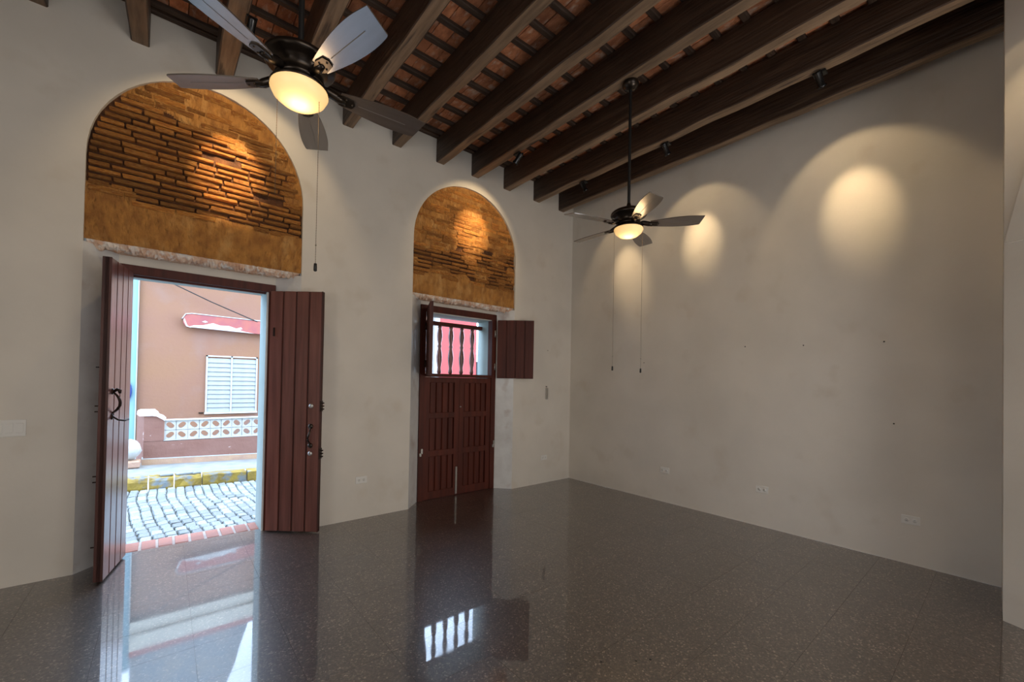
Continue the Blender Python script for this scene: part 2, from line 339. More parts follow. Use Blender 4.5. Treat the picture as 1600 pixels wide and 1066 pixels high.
# pier and cross arch the camera stands under
pr = MB().prism([(XR, .051), (4.098, .038), (3.90, -.32), (3.90, -.46), (XR, -.46)], 0, WT, 'z')
pier = tag(pr.obj('wall_arch', PLASTER), 'plain plaster pier projecting from the near end of the right wall', 'wall', kind='structure')
MB().box(XL, 4.0, -.46, -.32, 3.75, WT).obj('arch_header', PLASTER, pier)
hb = MB(); # haunch springing from the pier face, running to the right out of view
hd = Vector((-.047, -.084, 0)).normalized(); hn = Vector((-.87, .49, 0))
def hp(s, z, o): q = Vector((4.098, .038, 0))+hd*s+hn*o; return (q.x, q.y, z)
pts = [(.006, 2.385), (.105, 2.84), (.26, 3.30), (.40, 3.55), (.40, 2.385)]
hb.add([hp(s, z, -.01) for s, z in pts]+[hp(s, z, .012) for s, z in pts], [(0, 1, 2, 3, 4), (9, 8, 7, 6, 5)]+[(i, (i+1) % 5, 5+(i+1) % 5, 5+i) for i in range(5)])
hb.obj('arch_springer', PLASTER, pier)

# ------------------------------------------------------------------ floor
fl = tag(MB().quad((XL, YB, -.004), (XR, YB, -.004), (XR, YO-.26, -.004), (XL, YO-.26, -.004)).box(XL, XR, YB, YO-.001, -.3, -.02).obj('floor', FJOINT), 'polished brown grey terrazzo tile floor', 'floor', kind='structure')
TX, TY, X0, Y0 = .4045, .345, -.252, .73
tiles = []
ix0, ix1 = math.floor((-1.0-X0)/TX), math.ceil((XR-X0)/TX)
iy0, iy1 = math.floor((0-Y0)/TY)-1, math.ceil((4.62-Y0)/TY)
tm = {}
def tile_bounds(i, j): return max(XL, X0+i*TX), min(XR, X0+(i+1)*TX), max(YB, Y0+j*TY), min(4.61, Y0+(j+1)*TY)
far = MB()
for i in range(math.floor((XL-X0)/TX), ix1):
    for j in range(math.floor((YB-Y0)/TY), iy1):
        x0, x1, y0, y1 = tile_bounds(i, j)
        if x1-x0 < .02 or y1-y0 < .02: continue
        vis = False
        for cx, cy in ((x0, y0), (x1, y0), (x0, y1), (x1, y1)):
            q = px((cx, cy, 0))
            if q and -60 < q[0] < 1660 and q[1] < 1120: vis = True
        if vis and i >= ix0:
            g = .0005; key = (round(x1-x0, 3), round(y1-y0, 3))
            if key not in tm: tm[key] = MB().box(g, x1-x0-g, g, y1-y0-g, -.02, 0).mesh('tile', TERR)
            link('tile', tm[key], fl, (x0, y0, random.uniform(-.0002, .0002)))
        else: far.box(x0+.001, x1-.001, y0+.001, y1-.001, -.02, 0)
tag(far.obj('tile_field', TERR, fl), kind='stuff')
for x_, y_ in ((1.78, 1.37), (1.93, 1.26), (2.0, 1.22)):   # three small dark chips in the floor
    MB().lathe([(0, .0004), (.006, .0005), (.007, 0)], 8).obj('floor_chip', BLACK, fl, (x_, y_, .0002))
# threshold: row of header bricks
th = tag(MB().box(BAY[0]['o0'], BAY[0]['o1'], 4.61, YO, -.15, -.004).obj('trim_1', TMORT), 'row of worn red bricks forming the street door threshold', 'threshold', kind='structure')
TB = [brick_mesh(40+i, TBRICK, .04) for i in range(4)]
x = BAY[0]['o0']+.004
while x < BAY[0]['o1']-.03:
    L = min(.108, BAY[0]['o1']-x); link('brick', random.choice(TB), th, (x+L/2, 4.735, -.022+random.uniform(-.003, .002)), random.uniform(-.02, .02), (L-.016, .232, .05)); x += L+.003

# ------------------------------------------------------------------ ceiling: slab, purlins, bricks, beams
ceil = tag(MB().box(XL, XR, YB, YF+.1, 4.40, 4.55).obj('ceiling', MORTAR), 'old ceiling of red bricks laid over thin dark purlins', 'ceiling', kind='structure')
MB().quad((XL, YB, 4.30), (XR, YB, 4.30), (XR, -.46, 4.30), (XL, -.46, 4.30)).obj('rear_ceiling_board', PLASTER, ceil)
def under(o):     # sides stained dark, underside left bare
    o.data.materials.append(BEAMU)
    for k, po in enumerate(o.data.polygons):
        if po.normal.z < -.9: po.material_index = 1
BEAMX = [4.455, 3.945, 3.41, 2.89, 2.398, 1.850, 1.322, .800, .274, -.263]
BEAMW = [.110, .115, .112, .112, .105, .108, .112, .116, .128, .117]
PY = [2.672+.2225*k for k in range(-13, 9)]
PY[-1] = 4.318 if PY[-1] > 4.2 else PY[-1]
def rough_box(L, wd, h, seed, jit, nseg):
    """beam along +Y, origin at bottom left, adzed edges"""
    rr = random.Random(seed); q = MB(); v = []; f = []; c = .008
    prof = [(0, c), (c, 0), (wd-c, 0), (wd, c), (wd, h), (0, h)]
    for i in range(nseg+1):
        y = L*i/nseg
        for a, z in prof:
            jj = jit*(1 if z < h/2 else .5)
            v.append((a+jj*noise.noise(Vector((y*1.7, a*30, seed*3.1)))+rr.uniform(-.1, .1)*jit, y, z+jj*noise.noise(Vector((y*2.3, seed*7.7, z*9)))+(rr.uniform(-.12, .12)*jit if z < h/2 else 0)))
    k = len(prof)
    for i in range(nseg):
        for j in range(k): f.append((i*k+j, i*k+(j+1) % k, (i+1)*k+(j+1) % k, (i+1)*k+j))
    f.append(tuple(range(k))); f.append(tuple(range(nseg*k, nseg*k+k))[::-1]); q.add(v, f); return q
pm = [rough_box(XR-XL-.002, .056, .032, 90+i, .005, 50) for i in range(4)]
pmesh = []
for q in pm:
    q.v = [(vx[1], vx[0], vx[2]) for vx in q.v]; pmesh.append(q.mesh('purlin', PURLIN))
for k, y in enumerate(PY): link('purlin', pmesh[k % 4], ceil, (XL+.001, y-.031, ZC))
CB = [brick_mesh(60+i, CBRICK, .06) for i in range(6)]
cand = []
for k in range(len(PY)-1):
    y0, y1 = PY[k]+.004, PY[k+1]-.004
    x = XL+random.uniform(0, .1)
    while x < XR-.03:
        L = min(random.uniform(.115, .15), XR-x); cand.append((x, x+L-.004, y0-.02, y1+.02)); x += L
def vis_area(q):
    xm, ym = (q[0]+q[1])/2, (q[2]+q[3])/2; a = px((xm, ym, 4.35))
    if not a or not (-30 < a[0] < 1630 and -40 < a[1]): return 0
    for bx, bw in zip(BEAMX, BEAMW):      # hidden by a beam between it and the camera?
        for zz in (4.02, 4.10, 4.18, 4.26):
            t = (zz-CH)/(4.35-CH); xx = xm*t
            if bx-.01 < xx < bx+bw+.01: return .001
    return 1/a[2]**2
cand.sort(key=lambda q: -vis_area(q))
rest = MB()
for n_, q in enumerate(cand):
    zc = 4.322+.022+random.uniform(-.003, .004)
    if n_ < 300 and vis_area(q) > 0: link('brick', random.choice(CB), ceil, ((q[0]+q[1])/2, (q[2]+q[3])/2, zc), 0, (q[1]-q[0], q[3]-q[2], .044))
    else: rest.box(q[0]+.001, q[1]-.001, q[2], q[3], zc-.022, zc+.022)
o = rest.obj('brick_field', CBRICK, ceil); o['kind'] = 'stuff'
lab = ['dark wooden ceiling beam lying tight against the right wall', 'dark ceiling beam carrying three black spotlights, next to the one on the right wall',
       'third dark ceiling beam from the right wall, just right of the far fan canopy', 'dark ceiling beam from which the far fan hangs on its rod',
       'dark ceiling beam just left of the far fan canopy, ending right of the window arch', 'dark ceiling beam ending above the left shoulder of the window arch',
       'grey brown ceiling beam ending between the two brick arches behind a fan blade', 'ceiling beam passing behind the near fan, right of its black rod',
       'brown ceiling beam ending above the crown of the doorway arch', 'brown ceiling beam farthest from the right wall, at the upper left corner']
for i, (bx, bw) in enumerate(zip(BEAMX, BEAMW)):
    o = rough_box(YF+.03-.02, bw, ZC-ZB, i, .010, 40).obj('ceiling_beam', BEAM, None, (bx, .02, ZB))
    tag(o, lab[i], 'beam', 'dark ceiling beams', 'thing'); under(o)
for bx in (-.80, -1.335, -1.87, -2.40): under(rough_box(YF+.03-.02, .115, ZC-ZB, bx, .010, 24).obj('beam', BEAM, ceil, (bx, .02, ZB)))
tag(MB().box(XL-.3, 5.3, YB-.3, YO, 4.9, 5.0).obj('roof', CONC), 'flat roof slab above the brick ceiling', 'roof', kind='structure')

# ------------------------------------------------------------------ street door
d1 = tag(empty('door_1', (.24, YR, 0)), 'mahogany street doorway with both plank leaves swung open', 'door', kind='structure')
def rel(o, x, y, z=0): return (x-o.location.x, y-o.location.y, z-o.location.z)
fr = MB(); ox, oy = .24, YR
for a, c_ in ((-.300, -.243), (.744, .800)): fr.box(a-ox, c_-ox, -.012, .085, 0, 2.335, .004)
fr.box(-.300-ox, .800-ox, -.014, .085, 2.262, 2.335, .004)
fr.box(-.24-ox, .746-ox, .04, .06, 2.248, 2.264)
fr.obj('door_frame', MAHOGW, d1)
def leaf(name, x0, y0, x1, y1, H, n, lab_, nz_=.012, flip=1, edge=.0):
    """plank leaf from hinge (x0,y0) to free edge (x1,y1); local +X runs hinge to free edge; planks on the -Y side (flip=1)"""
    L = math.hypot(x1-x0, y1-y0); a = math.atan2(y1-y0, x1-x0)
    T_ = .025 if edge else .020
    e = MB().box(0, L, -T_+.015, T_-.013, nz_, H, .003).obj(name, MAHOGSH, d1, rel(d1, x0, y0), a); e['label'] = lab_
    pw = L/n
    for s in (-1, 1):
        for k in range(n):
            yy = (-T_, -T_+.016) if s < 0 else (T_-.014, T_)
            MB().box(k*pw+(.009 if k else .002), (k+1)*pw-(.008 if k < n-1 else (.004 if edge else .010)), yy[0], yy[1], nz_+.002, H-.002, .004).obj('plank', MAHOG, e)
    MB().box(L-(.004 if edge else .010), L, -T_, T_, nz_, H, .002).obj('edge_shade', MAHOGSH, e)  # dark strip paints the shade on the leaf's free edge
    return e, L
# left leaf: free edge towards the room
lf, L1 = leaf('door_leaf', -.235, 4.520, -.326, 4.046, 2.275, 4, 'left leaf seen nearly edge-on, open into the room', edge=1)
rf, L2 = leaf('door_leaf', .762, 4.492, 1.138, 4.169, 2.268, 4, 'right leaf folded back against the wall')
def pull(parent, x, side, z0, z1, out, m=IRON, r=.008):
    q = MB(); n = 14; pts = []
    for i in range(n+1):
        t = i/n; z = z1+(z0-z1)*t; y = side*(out*math.sin(PI*min(1, t*1.15))**.8 if t < .87 else out*.25*(1-t)/.13)
        pts.append((x+.010*math.sin(t*2*PI), y, z))
    q.tube([(p[0], p[1]+side*.024, p[2]) for p in pts], [r*(.8+.7*math.sin(PI*i/n)) for i in range(n+1)], 8)
    for z in (z0, z1): q.lathe([(0, 0), (.024, .002), (.020, .010), (0, .012)], 14, Matrix.Translation((x, side*.022, z)) @ Matrix.Rotation(-side*PI/2, 4, 'X'))
    return q
# left leaf room-side grip handle with curled thumb latch (on the +Y local side = towards the opening)
h = pull(lf, L1-.085, 1, 1.15, 1.33, .045, r=.0065)
h.tube([(L1-.085, .028, 1.325), (L1-.085, .050, 1.345), (L1-.085, .064, 1.335), (L1-.085, .066, 1.315)], [.008, .011, .013, .008], 8)
h.tube([(L1-.085, .030, 1.15), (L1-.10, .055, 1.125), (L1-.14, .080, 1.115), (L1-.19, .088, 1.120)], [.006, .006, .007, .009], 8)
h.obj('handle', IRON, lf)['label'] = 'curled wrought iron grip handle'
for z in (1.50, 1.23, 1.19, .74, .70, .25):
    MB().tube([(L1-.02, -.024, z), (L1-.02, -.048, z)], .0045, 6).obj('bolt', IRON, lf)
h = pull(rf, L2-.085, -1, .82, 1.0, .04, m=STEEL, r=.006); h.obj('handle', BRONZE, rf)
for z in (1.19, .745):
    MB().lathe([(0, .0), (.021, .0), (.021, .006), (.012, .010), (0, .010)], 18, Matrix.Translation((L2-.085, -.019, z)) @ Matrix.Rotation(PI/2, 4, 'X')).obj('keyhole', STEEL, rf)
    q = MB().box(L2+.001, L2+.007, -.028, .02, z-.05, z+.05)
    for dz in (-.028, 0, .028): q.box(L2+.006, L2+.028, -.010, .004, z+dz-.006, z+dz+.006)
    q.obj('deadbolt', IRON, rf)
MB().box(.035, .052, -.026, -.018, 1.84, 1.92).obj('hinge_plate', IRON, rf)

# ------------------------------------------------------------------ window bay: frame, panelled lower door, shutters
w1 = tag(empty('window_1', (2.90, YR, 0)), 'tall mahogany window with closed panelled lower doors and two open shutters', 'window', kind='structure')
ox = 2.90; q = MB()
for a, c_ in ((2.335, 2.405), (3.398, 3.470)): q.box(a-ox, c_-ox, -.020, .07, .0, 2.362, .004)
q.box(2.335-ox, 3.470-ox, -.022, .07, 2.285, 2.362, .004); q.box(2.39-ox, 3.41-ox, -.018, .07, 1.495, 1.535, .004)
q.obj('window_frame', MAHOGW, w1)
for s, (a, c_) in enumerate(((2.408, 2.900), (2.904, 3.396))):
    e = MB().box(a-ox, c_-ox, .025, .04, .003, 1.493).obj('lower_door_leaf', MAHOGW, w1); wd = c_-a
    for u0, u1 in ((0, .07), (wd-.07, wd)): MB().box(a-ox+u0, a-ox+u1, -.008, .026, .003, 1.493, .004).obj('stile', MAHOGW, e)
    for z0, z1 in ((.003, .10), (.520, .595), (.985, 1.055), (1.425, 1.493)): MB().box(a-ox+.07, c_-ox-.07, -.006, .026, z0, z1, .004).obj('rail', MAHOGW, e)
    nb = 4; bw = (wd-.14)/nb
    for z0, z1 in ((.10, .520), (.595, .985), (1.055, 1.425)):
        for k in range(nb): 
            x0 = a-ox+.07+k*bw
            MB().prism([(x0+.008, .026), (x0+.016, .004), (x0+bw-.016, .004), (x0+bw-.008, .026)], z0, z1, 'z').obj('board', MAHOGW, e)
q = MB().box(-.012, .012, -.020, -.006, .02, .36).obj('surface_bolt', STEEL, w1, (.0-.03, 0, 0))
for xx, z in ((2.375, .60), (3.455, .62)):
    MB().box(xx-ox-.012, xx-ox+.012, -.032, -.018, z-.03, z+.03, .003).box(xx-ox-.03, xx-ox-.006, -.036, -.020, z-.06, z-.02, .003).obj('catch', STEEL, w1)
MB().lathe([(0, .014), (.008, .012), (.009, 0)], 10, Matrix.Translation((.02, -.008, 1.12)) @ Matrix.Rotation(PI/2, 4, 'X')).obj('knob', STEEL, w1)
for z in (1.65, 2.10):
    MB().lathe([(0, -.045), (.008, -.045), (.008, .045), (0, .045)], 10).obj('hinge', STEEL, w1, (3.445-ox, -.028, z))
    MB().lathe([(0, -.045), (.009, -.045), (.009, .045), (0, .045)], 10).obj('hinge', IRON, w1, (2.395-ox, -.030, z))
def shutter(x0, y0, x1, y1, z0, z1, n, lab_):
    L = math.hypot(x1-x0, y1-y0); a = math.atan2(y1-y0, x1-x0)
    e = MB().box(0, L, .0, .022, z0, z1, .003).obj('shutter', MAHOGW, w1, rel(w1, x0, y0), a); e['label'] = lab_; pw = L/n
    for k in range(n): MB().box(k*pw+(.008 if k else 0), (k+1)*pw-(.008 if k < n-1 else 0), -.018, .002, z0+.004, z1-.004, .004).obj('board', MAHOGW, e)
    return e
shutter(3.462, 4.480, 3.826, 4.150, 1.497, 2.285, 4, 'right shutter folded back flat against the wall')
shutter(2.418, 4.500, 2.232, 4.085, 1.500, 2.325, 4, 'left shutter open at right angle, seen edge-on')

# outer grille of turned balusters
gr = tag(empty('window_grille', (2.908, 4.79, 1.50)), 'dark red wooden grille of turned balusters outside the upper window opening', 'grille')
MB().box(-.497, .497, -.03, .03, .665, .715, .004).obj('top_rail', MAHOGW, gr)
MB().box(-.497, .497, -.03, .03, .0, .04, .004).obj('bottom_rail', MAHOGW, gr)
prof = [(.018, .04), (.030, .06), (.024, .10), (.022, .12), (.034, .20), (.037, .26), (.030, .33), (.020, .375), (.030, .40), (.020, .425), (.030, .48), (.036, .54), (.030, .60), (.022, .63), (.030, .65), (.018, .665)]
bal = MB().lathe(prof, 14).mesh('baluster', MAHOG)
for k in range(5): link('baluster', bal, gr, (2.575-2.908+.170*k-.0, 0, 0))

# ------------------------------------------------------------------ ceiling fans
def blade_mesh():
    q = MB(); n = 18; top = []; 
    out = []
    for i in range(n+1):
        t = i/n; r = .175+.405*t; hw = .036+.032*math.sin(min(1, t*1.45)*PI/2)-.012*max(0, (t-.7)/.3)**2
        out.append((r, hw))
    poly = [(r, hw) for r, hw in out]+[(.572, .030)]*0+[(r, -hw) for r, hw in reversed(out)]
    poly[n] = (.566, poly[n][1]); poly[n+1] = (.590, poly[n+1][1])
    q.prism(poly, -.003, .003, 'z'); return q
bl = blade_mesh().mesh('blade', BLADE)
gm = MB().box(.26, .50, -.0016, .0016, -.0038, -.0028).mesh('groove', GROOVE)
am = MB(); am.tube([(.085, 0, .012), (.12, 0, .010), (.165, 0, -.002), (.20, 0, -.008)], [.014, .020, .020, .012], 10)
am.prism([(.15, .014), (.185, .030), (.235, .024), (.245, 0), (.235, -.024), (.185, -.030), (.15, -.014)], -.010, -.003, 'z')
for sx, sy in ((.20, .017), (.20, -.017), (.232, 0)): am.lathe([(0, -.014), (.004, -.013), (.005, -.010)], 8, Matrix.Translation((sx, sy, 0)))
am = am.mesh('blade_arm', BRONZE)
def fan(x, y, th, labl, chains, glow):
    e = tag(empty('ceiling_fan', (x, y, ZB)), labl, 'ceiling fan', 'five-blade bronze ceiling fans with lit bowls')
    zb = 2.795-ZB
    MB().lathe([(0, 0), (.066, -.002), (.070, -.02), (.055, -.048), (.026, -.066), (0, -.07)], 28).obj('canopy', BRONZE, e)
    MB().lathe([(.0125, -.05), (.0125, zb+.15)], 14).obj('downrod', BLACK, e)
    MB().lathe([(.014, zb+.19), (.020, zb+.165), (.036, zb+.140), (.075, zb+.128), (.125, zb+.118), (.146, zb+.102), (.150, zb+.085), (.142, zb+.075), (.118, zb+.070), (.100, zb+.045), (.092, zb+.020), (.105, zb+.012), (.100, zb-.002), (.05, zb-.006), (0, zb-.006)], 40).obj('motor_housing', BRONZE, e)
    for k in range(5):
        a = math.radians(th+72*k); R = Matrix.Rotation(math.radians(-12), 4, 'X')
        o = link('blade_arm', am, e, (0, 0, zb+.004), a)
        o2 = link('blade', bl, e, (0, 0, zb+.004), 0); o2.rotation_euler = (Matrix.Rotation(a, 4, 'Z') @ R).to_euler()
        g = link('groove', gm, o2); o.rotation_euler = o2.rotation_euler
    MB().lathe([(.06, zb-.004), (.112, zb-.012), (.122, zb-.022), (.122, zb-.030), (.10, zb-.032)], 36).obj('fitter_ring', BRONZE, e)
    MB().lathe([(.119, zb-.028), (.121, zb-.040), (.108, zb-.066), (.078, zb-.090), (.04, zb-.102), (0, zb-.105)], 36).obj('light_bowl', BOWL, e)
    for cx, cy, z1 in chains:
        q = MB(); zt = zb-.012; zl = z1-ZB
        q.lathe([(.0011, zt), (.0011, zl)], 5, Matrix.Translation((cx, cy, 0)))
        z = zt
        while z > zl: q.lathe([(0, z+.0022), (.0021, z), (0, z-.0022)], 5, Matrix.Translation((cx, cy, 0))); z -= .012
        if z1 < 2.2: q.lathe([(0, zl+.085), (.0045, zl+.081), (0, zl+.077)], 8, Matrix.Translation((cx, cy, 0)))
        c_ = q.obj('pull_chain', CHAIN, e)
        if z1 < 2.2: MB().lathe([(0, zl), (.0065, zl-.003), (.0075, zl-.02), (.0075, zl-.036), (0, zl-.04)], 10, Matrix.Translation((cx, cy, 0))).obj('fob', BLACK, c_)
    light('fan_bulb', 'POINT', (0, 0, zb-.145), (0, 0, -5), glow, (1, .66, .33), e, shadow_soft_size=.08)
    return e
fan(.445, 2.09, 68, 'near bronze ceiling fan with five still blades over the doorway', [(-.078, .064, 2.29), (.070, -.058, 1.975)], 2.2)
fan(2.995, 2.09, 18, 'far bronze ceiling fan on a long rod before the right wall', [(-.092, .076, 1.60), (.092, -.076, 1.585)], 2.2)

# ------------------------------------------------------------------ spotlights
def spot(x, y, tgt, labl, e1, e2, cone=78, core=30, dz=-.055):
    e = tag(empty('spotlight', (x, y, ZB-.007)), labl, 'spotlight', 'black spotlights on the beams')
    T = Vector(tgt); H = Vector((x, y, ZB+dz)); d = (T-H).normalized()
    MB().box(-.034, .034, -.045, .045, -.020, .0, .004).obj('base_plate', BLACK, e)
    MB().tube([(0, 0, -.015), (0, 0, dz)], .006, 8).obj('bracket', BLACK, e)
    m = Matrix.Translation((0, 0, dz)) @ d.to_track_quat('Z', 'Y').to_matrix().to_4x4()
    MB().lathe([(0, -.065), (.022, -.065), (.027, -.055), (.027, .045), (.033, .05), (.033, .066), (.024, .066), (.022, .050)], 20, m).obj('lamp_head', LAMPM, e)
    MB().lathe([(0, .055), (.0205, .055)], 20, m).obj('lens', LENS, e)
    p0 = Vector((0, 0, dz))+d*.075
    for nm, en, cn, bld in (('flood', e1, cone, .35), ('core', e2, core, 1)):
        light('spot_'+nm, 'SPOT', p0, p0+d, en, (1, .74, .42), e, spot_size=math.radians(cn), spot_blend=bld, shadow_soft_size=.012)
spot(4.040, 1.010, (XR, .90, 3.13), 'black spotlight on the beam nearest the near end of the right wall', 11, 60, 82, 36)
spot(4.040, 2.367, (XR, 2.33, 3.18), 'middle black spotlight of three along the spotlight beam, right of the fan rod', 9, 60, 80, 32)
spot(4.040, 3.500, (XR, 3.31, 2.95), 'black spotlight left of the fan rod near the far corner', 8, 54, 80, 32)
spot(2.990, 3.550, (2.93, YF, 3.36), 'small black spotlight on a beam in front of the window arch', 18, 130, 84, 36)
spot(.420, 3.500, (.40, YF, 3.26), 'black spotlight hidden behind the near fan, lighting the doorway arch', 20, 270, 96, 34)
spot(3.520, .20, (4.03, -.06, 3.2), 'black spotlight above the near pier', 3, 14, 60, 34)

# ------------------------------------------------------------------ wall fittings
def plate(name, loc, rz, w_, h_, labl, cat, sw=None, grp=None):
    e = tag(empty(name, loc, rz), labl, cat, grp)
    MB().box(-w_/2, w_/2, -.007, .0, -h_/2, h_/2, .0025).obj('plate', WHITEPL, e)
    if sw:
        for k in range(sw):
            x = (k-(sw-1)/2)*.046; MB().box(x-.017, x+.017, -.011, -.006, -.033, .033, .002).obj('rocker', WHITEPL, e)
    else:
        for s in (-1, 1):
            q = MB().lathe([(0, .003), (.015, .002), (.016, 0)], 16, Matrix.Translation((s*.024, -.007, 0)) @ Matrix.Rotation(PI/2, 4, 'X')).obj('socket', WHITEPL, e)
            m_ = MB()
            for dz in (-.006, .006): m_.box(s*.024-.006, s*.024+.006, -.0112, -.0095, dz-.0015, dz+.0015)
            m_.obj('slot', SLOT, q)
    return e
plate('light_switch', (-.80, YF, 1.075), 0, .150, .115, 'white three-gang light switch on the wall left of the street door', 'light switch', 3)
g_ = 'horizontal white wall outlets near the floor'
plate('wall_outlet', (1.595, YF, .402), 0, .115, .072, 'white outlet on the street wall between the doorway and the window', 'outlet', grp=g_)
plate('wall_outlet', (4.235, YF, .367), 0, .115, .072, 'pale outlet on the street wall between the window and the corner', 'outlet', grp=g_)
plate('wall_outlet', (XR, 2.75, .393), -PI/2, .115, .072, 'white outlet on the right wall below the far fan', 'outlet', grp=g_)
plate('wall_outlet', (XR, 1.658, .385), -PI/2, .115, .072, 'middle white outlet of three on the right wall', 'outlet', grp=g_)
plate('wall_outlet', (XR, .54, .365), -PI/2, .115, .072, 'white outlet at the near end of the right wall', 'outlet', grp=g_)
e = tag(empty('wall_thermometer', (4.262, YF, 1.29)), 'slim grey metal fitting on the street wall right of the shutter', 'wall fitting')
MB().box(-.016, .016, -.028, 0, -.085, .085, .006).obj('body', STEEL, e); MB().box(-.010, .010, -.012, 0, .095, .108, .003).obj('clip', BRONZE, e)
for x, y, z, lb in ((XR, 1.834, 1.873, 'small dark nail in the right wall, to the right of the fan chains'), (XR, 1.304, 1.857, 'small nail in the right wall, middle one of the upper three'),
                    (XR, .712, 1.857, 'dark nail in the right wall, near the pier, at head height'), (XR, .646, 1.155, 'tiny nail in the right wall above the near outlet'),
                    (XR, 3.058, 1.73, 'small nail in the right wall beside the right fan chain fob'), (4.271, YF, 1.916, 'small nail in the street wall above the grey fitting')):
    m_ = Matrix.Rotation(-PI/2, 4, 'Y') if x == XR else Matrix.Rotation(PI/2, 4, 'X')
    tag(MB().lathe([(.002, -.004), (.002, .012), (.006, .013), (.006, .015), (0, .0155)], 8, m_).obj('nail', BRONZE, None, (x, y, z)), lb, 'nail', 'nails in the walls')

# ------------------------------------------------------------------ street
SL = -.035
def sz(x, y): return -.13-.022*(y-4.9)+SL*(x-.3)
st = MB().quad((-14, YO, sz(-14, YO)-.02), (16, YO, sz(16, YO)-.02), (16, 7.86, sz(16, 7.86)-.02), (-14, 7.86, sz(-14, 7.86)-.02)).obj('street', DIRT)
tag(st, 'narrow street paved with pale blue grey cobbles', 'street', kind='structure')
CBM = []
for i in range(8):
    rr = random.Random(200+i); v = []
    for z, ins in ((-.5, 0), (.2, 0), (.5, .10)):
        for sx, sy in ((-1, -1), (1, -1), (1, 1), (-1, 1)): v.append((sx*(.5-ins)+rr.uniform(-.04, .04), sy*(.5-ins*.6)+rr.uniform(-.04, .04), z+(rr.uniform(-.08, .08) if z > .4 else 0)))
    f = [(3, 2, 1, 0), (8, 9, 10, 11)]+[(r_*4+k, r_*4+(k+1) % 4, r_*4+4+(k+1) % 4, r_*4+4+k) for r_ in range(2) for k in range(4)]
    CBM.append(MB().add(v, f).mesh('cobblestone', COB))
cob = []
cx = -6.0
while cx < 10:
    cwid = .098+random.uniform(-.004, .006); y = 4.90+random.uniform(-.12, 0)
    while y < 7.84:
        L = random.uniform(.13, .19)
        if y+L > 7.86: L = 7.86-y
        if y >= 4.87 and L > .04:
            ym = y+L/2; xm = cx+cwid/2+.035*math.sin(ym*1.5+.6)-.06*(ym-4.9)+.008*math.sin(ym*5+cx); cob.append((xm, ym, cwid, L))
        y += L
    cx += cwid
def csee(c_):
    xm, ym = c_[0], c_[1]; t = 4.60/ym; a, b2 = xm*t, xm*4.86/ym
    ok = -.25 < a < .74 and -.28 < b2 < .76
    return (0 if ok else 1, ym)
cob.sort(key=csee); rest = MB()
for i, (xm, ym, a, L) in enumerate(cob):
    z = sz(xm, ym)+random.uniform(-.004, .005)
    if i < 300: 
        o = link('cobblestone', random.choice(CBM), st, (xm, ym, z-.02), random.uniform(-.04, .04)+.03-.03*math.cos(ym*1.5+.6), (a-.010, L-.012, .05)); o.rotation_euler[0] = random.uniform(-.03, .03)
    else: rest.box(xm-a/2+.005, xm+a/2-.005, ym-L/2+.006, ym+L/2-.006, z-.03, z, .006)
o = rest.obj('cobble_field', COB, st); o['kind'] = 'stuff'
# curb of painted stones
cz = lambda x: -.03+SL*(x-.3)
cu = tag(empty('curb', (0, 7.86, 0)), 'chipped yellow painted stone curb across the street', 'curb', kind='structure')
x = -6.0; k = 0
segs = [(-.62, -.15), (-.15, .14), (.14, .47), (.47, 1.04), (1.05, 1.7)]
while x < 8:
    if abs(x+.62) < .3 or (-.62 <= x < 1.7):
        for a, c_ in segs:
            rr = random.Random(int(a*100)); m_ = MB(); v = []; n = 6
            lowered = -.03 if a < .4 else 0
            for i in range(n+1):
                xx = a+.006+(c_-a-.012)*i/n; j = lambda s: rr.uniform(-s, s)
                for yy, zz in ((0, sz(xx, 7.86)-.06), (-.008, sz(xx, 7.86)+.03), (.005, cz(xx)-.02+lowered), (.03, cz(xx)+lowered*.5), (.21, cz(xx)), (.21, cz(xx)-.2)):
                    v.append((xx, yy+j(.010), zz+j(.009)))
            f = [(i*6+q, i*6+(q+1) % 6, i*6+6+(q+1) % 6, i*6+6+q) for i in range(n) for q in range(6)]+[tuple(range(6)), tuple(range(n*6+5, n*6-1, -1))]
            m_.add(v, f).obj('curb_stone', YELLOW, cu)
        for a, c_ in ((-.02, .13), (.16, .36), (.36, .46)):
            MB().box(a, c_, .10, .20, cz(a)-.01, cz(a)+.022, .008).obj('curb_stone', GREYST, cu)
        x = 1.7
    else:
        L = random.uniform(.4, .7); L = min(L, -.62-x) if x < -.62 else L
        if L < .02: x = -.62; continue
        MB().box(x+.006, x+L-.006, 0, .21, sz(x, 7.86)-.08, cz(x+L/2), .015).obj('curb_stone', YELLOW, cu); x += L
sw = MB(); sw.quad((-14, 8.05, cz(-14)-.006), (16, 8.05, cz(16)-.006), (16, 9.3, cz(16)+.0), (-14, 9.3, cz(-14)+.0))
sw.quad((-14, 9.3, cz(-14)), (16, 9.3, cz(16)), (16, 11.7, cz(16)), (-14, 11.7, cz(-14)))
tag(sw.obj('sidewalk', CONC), 'pale worn concrete sidewalk beyond the yellow curb', 'sidewalk', kind='structure')

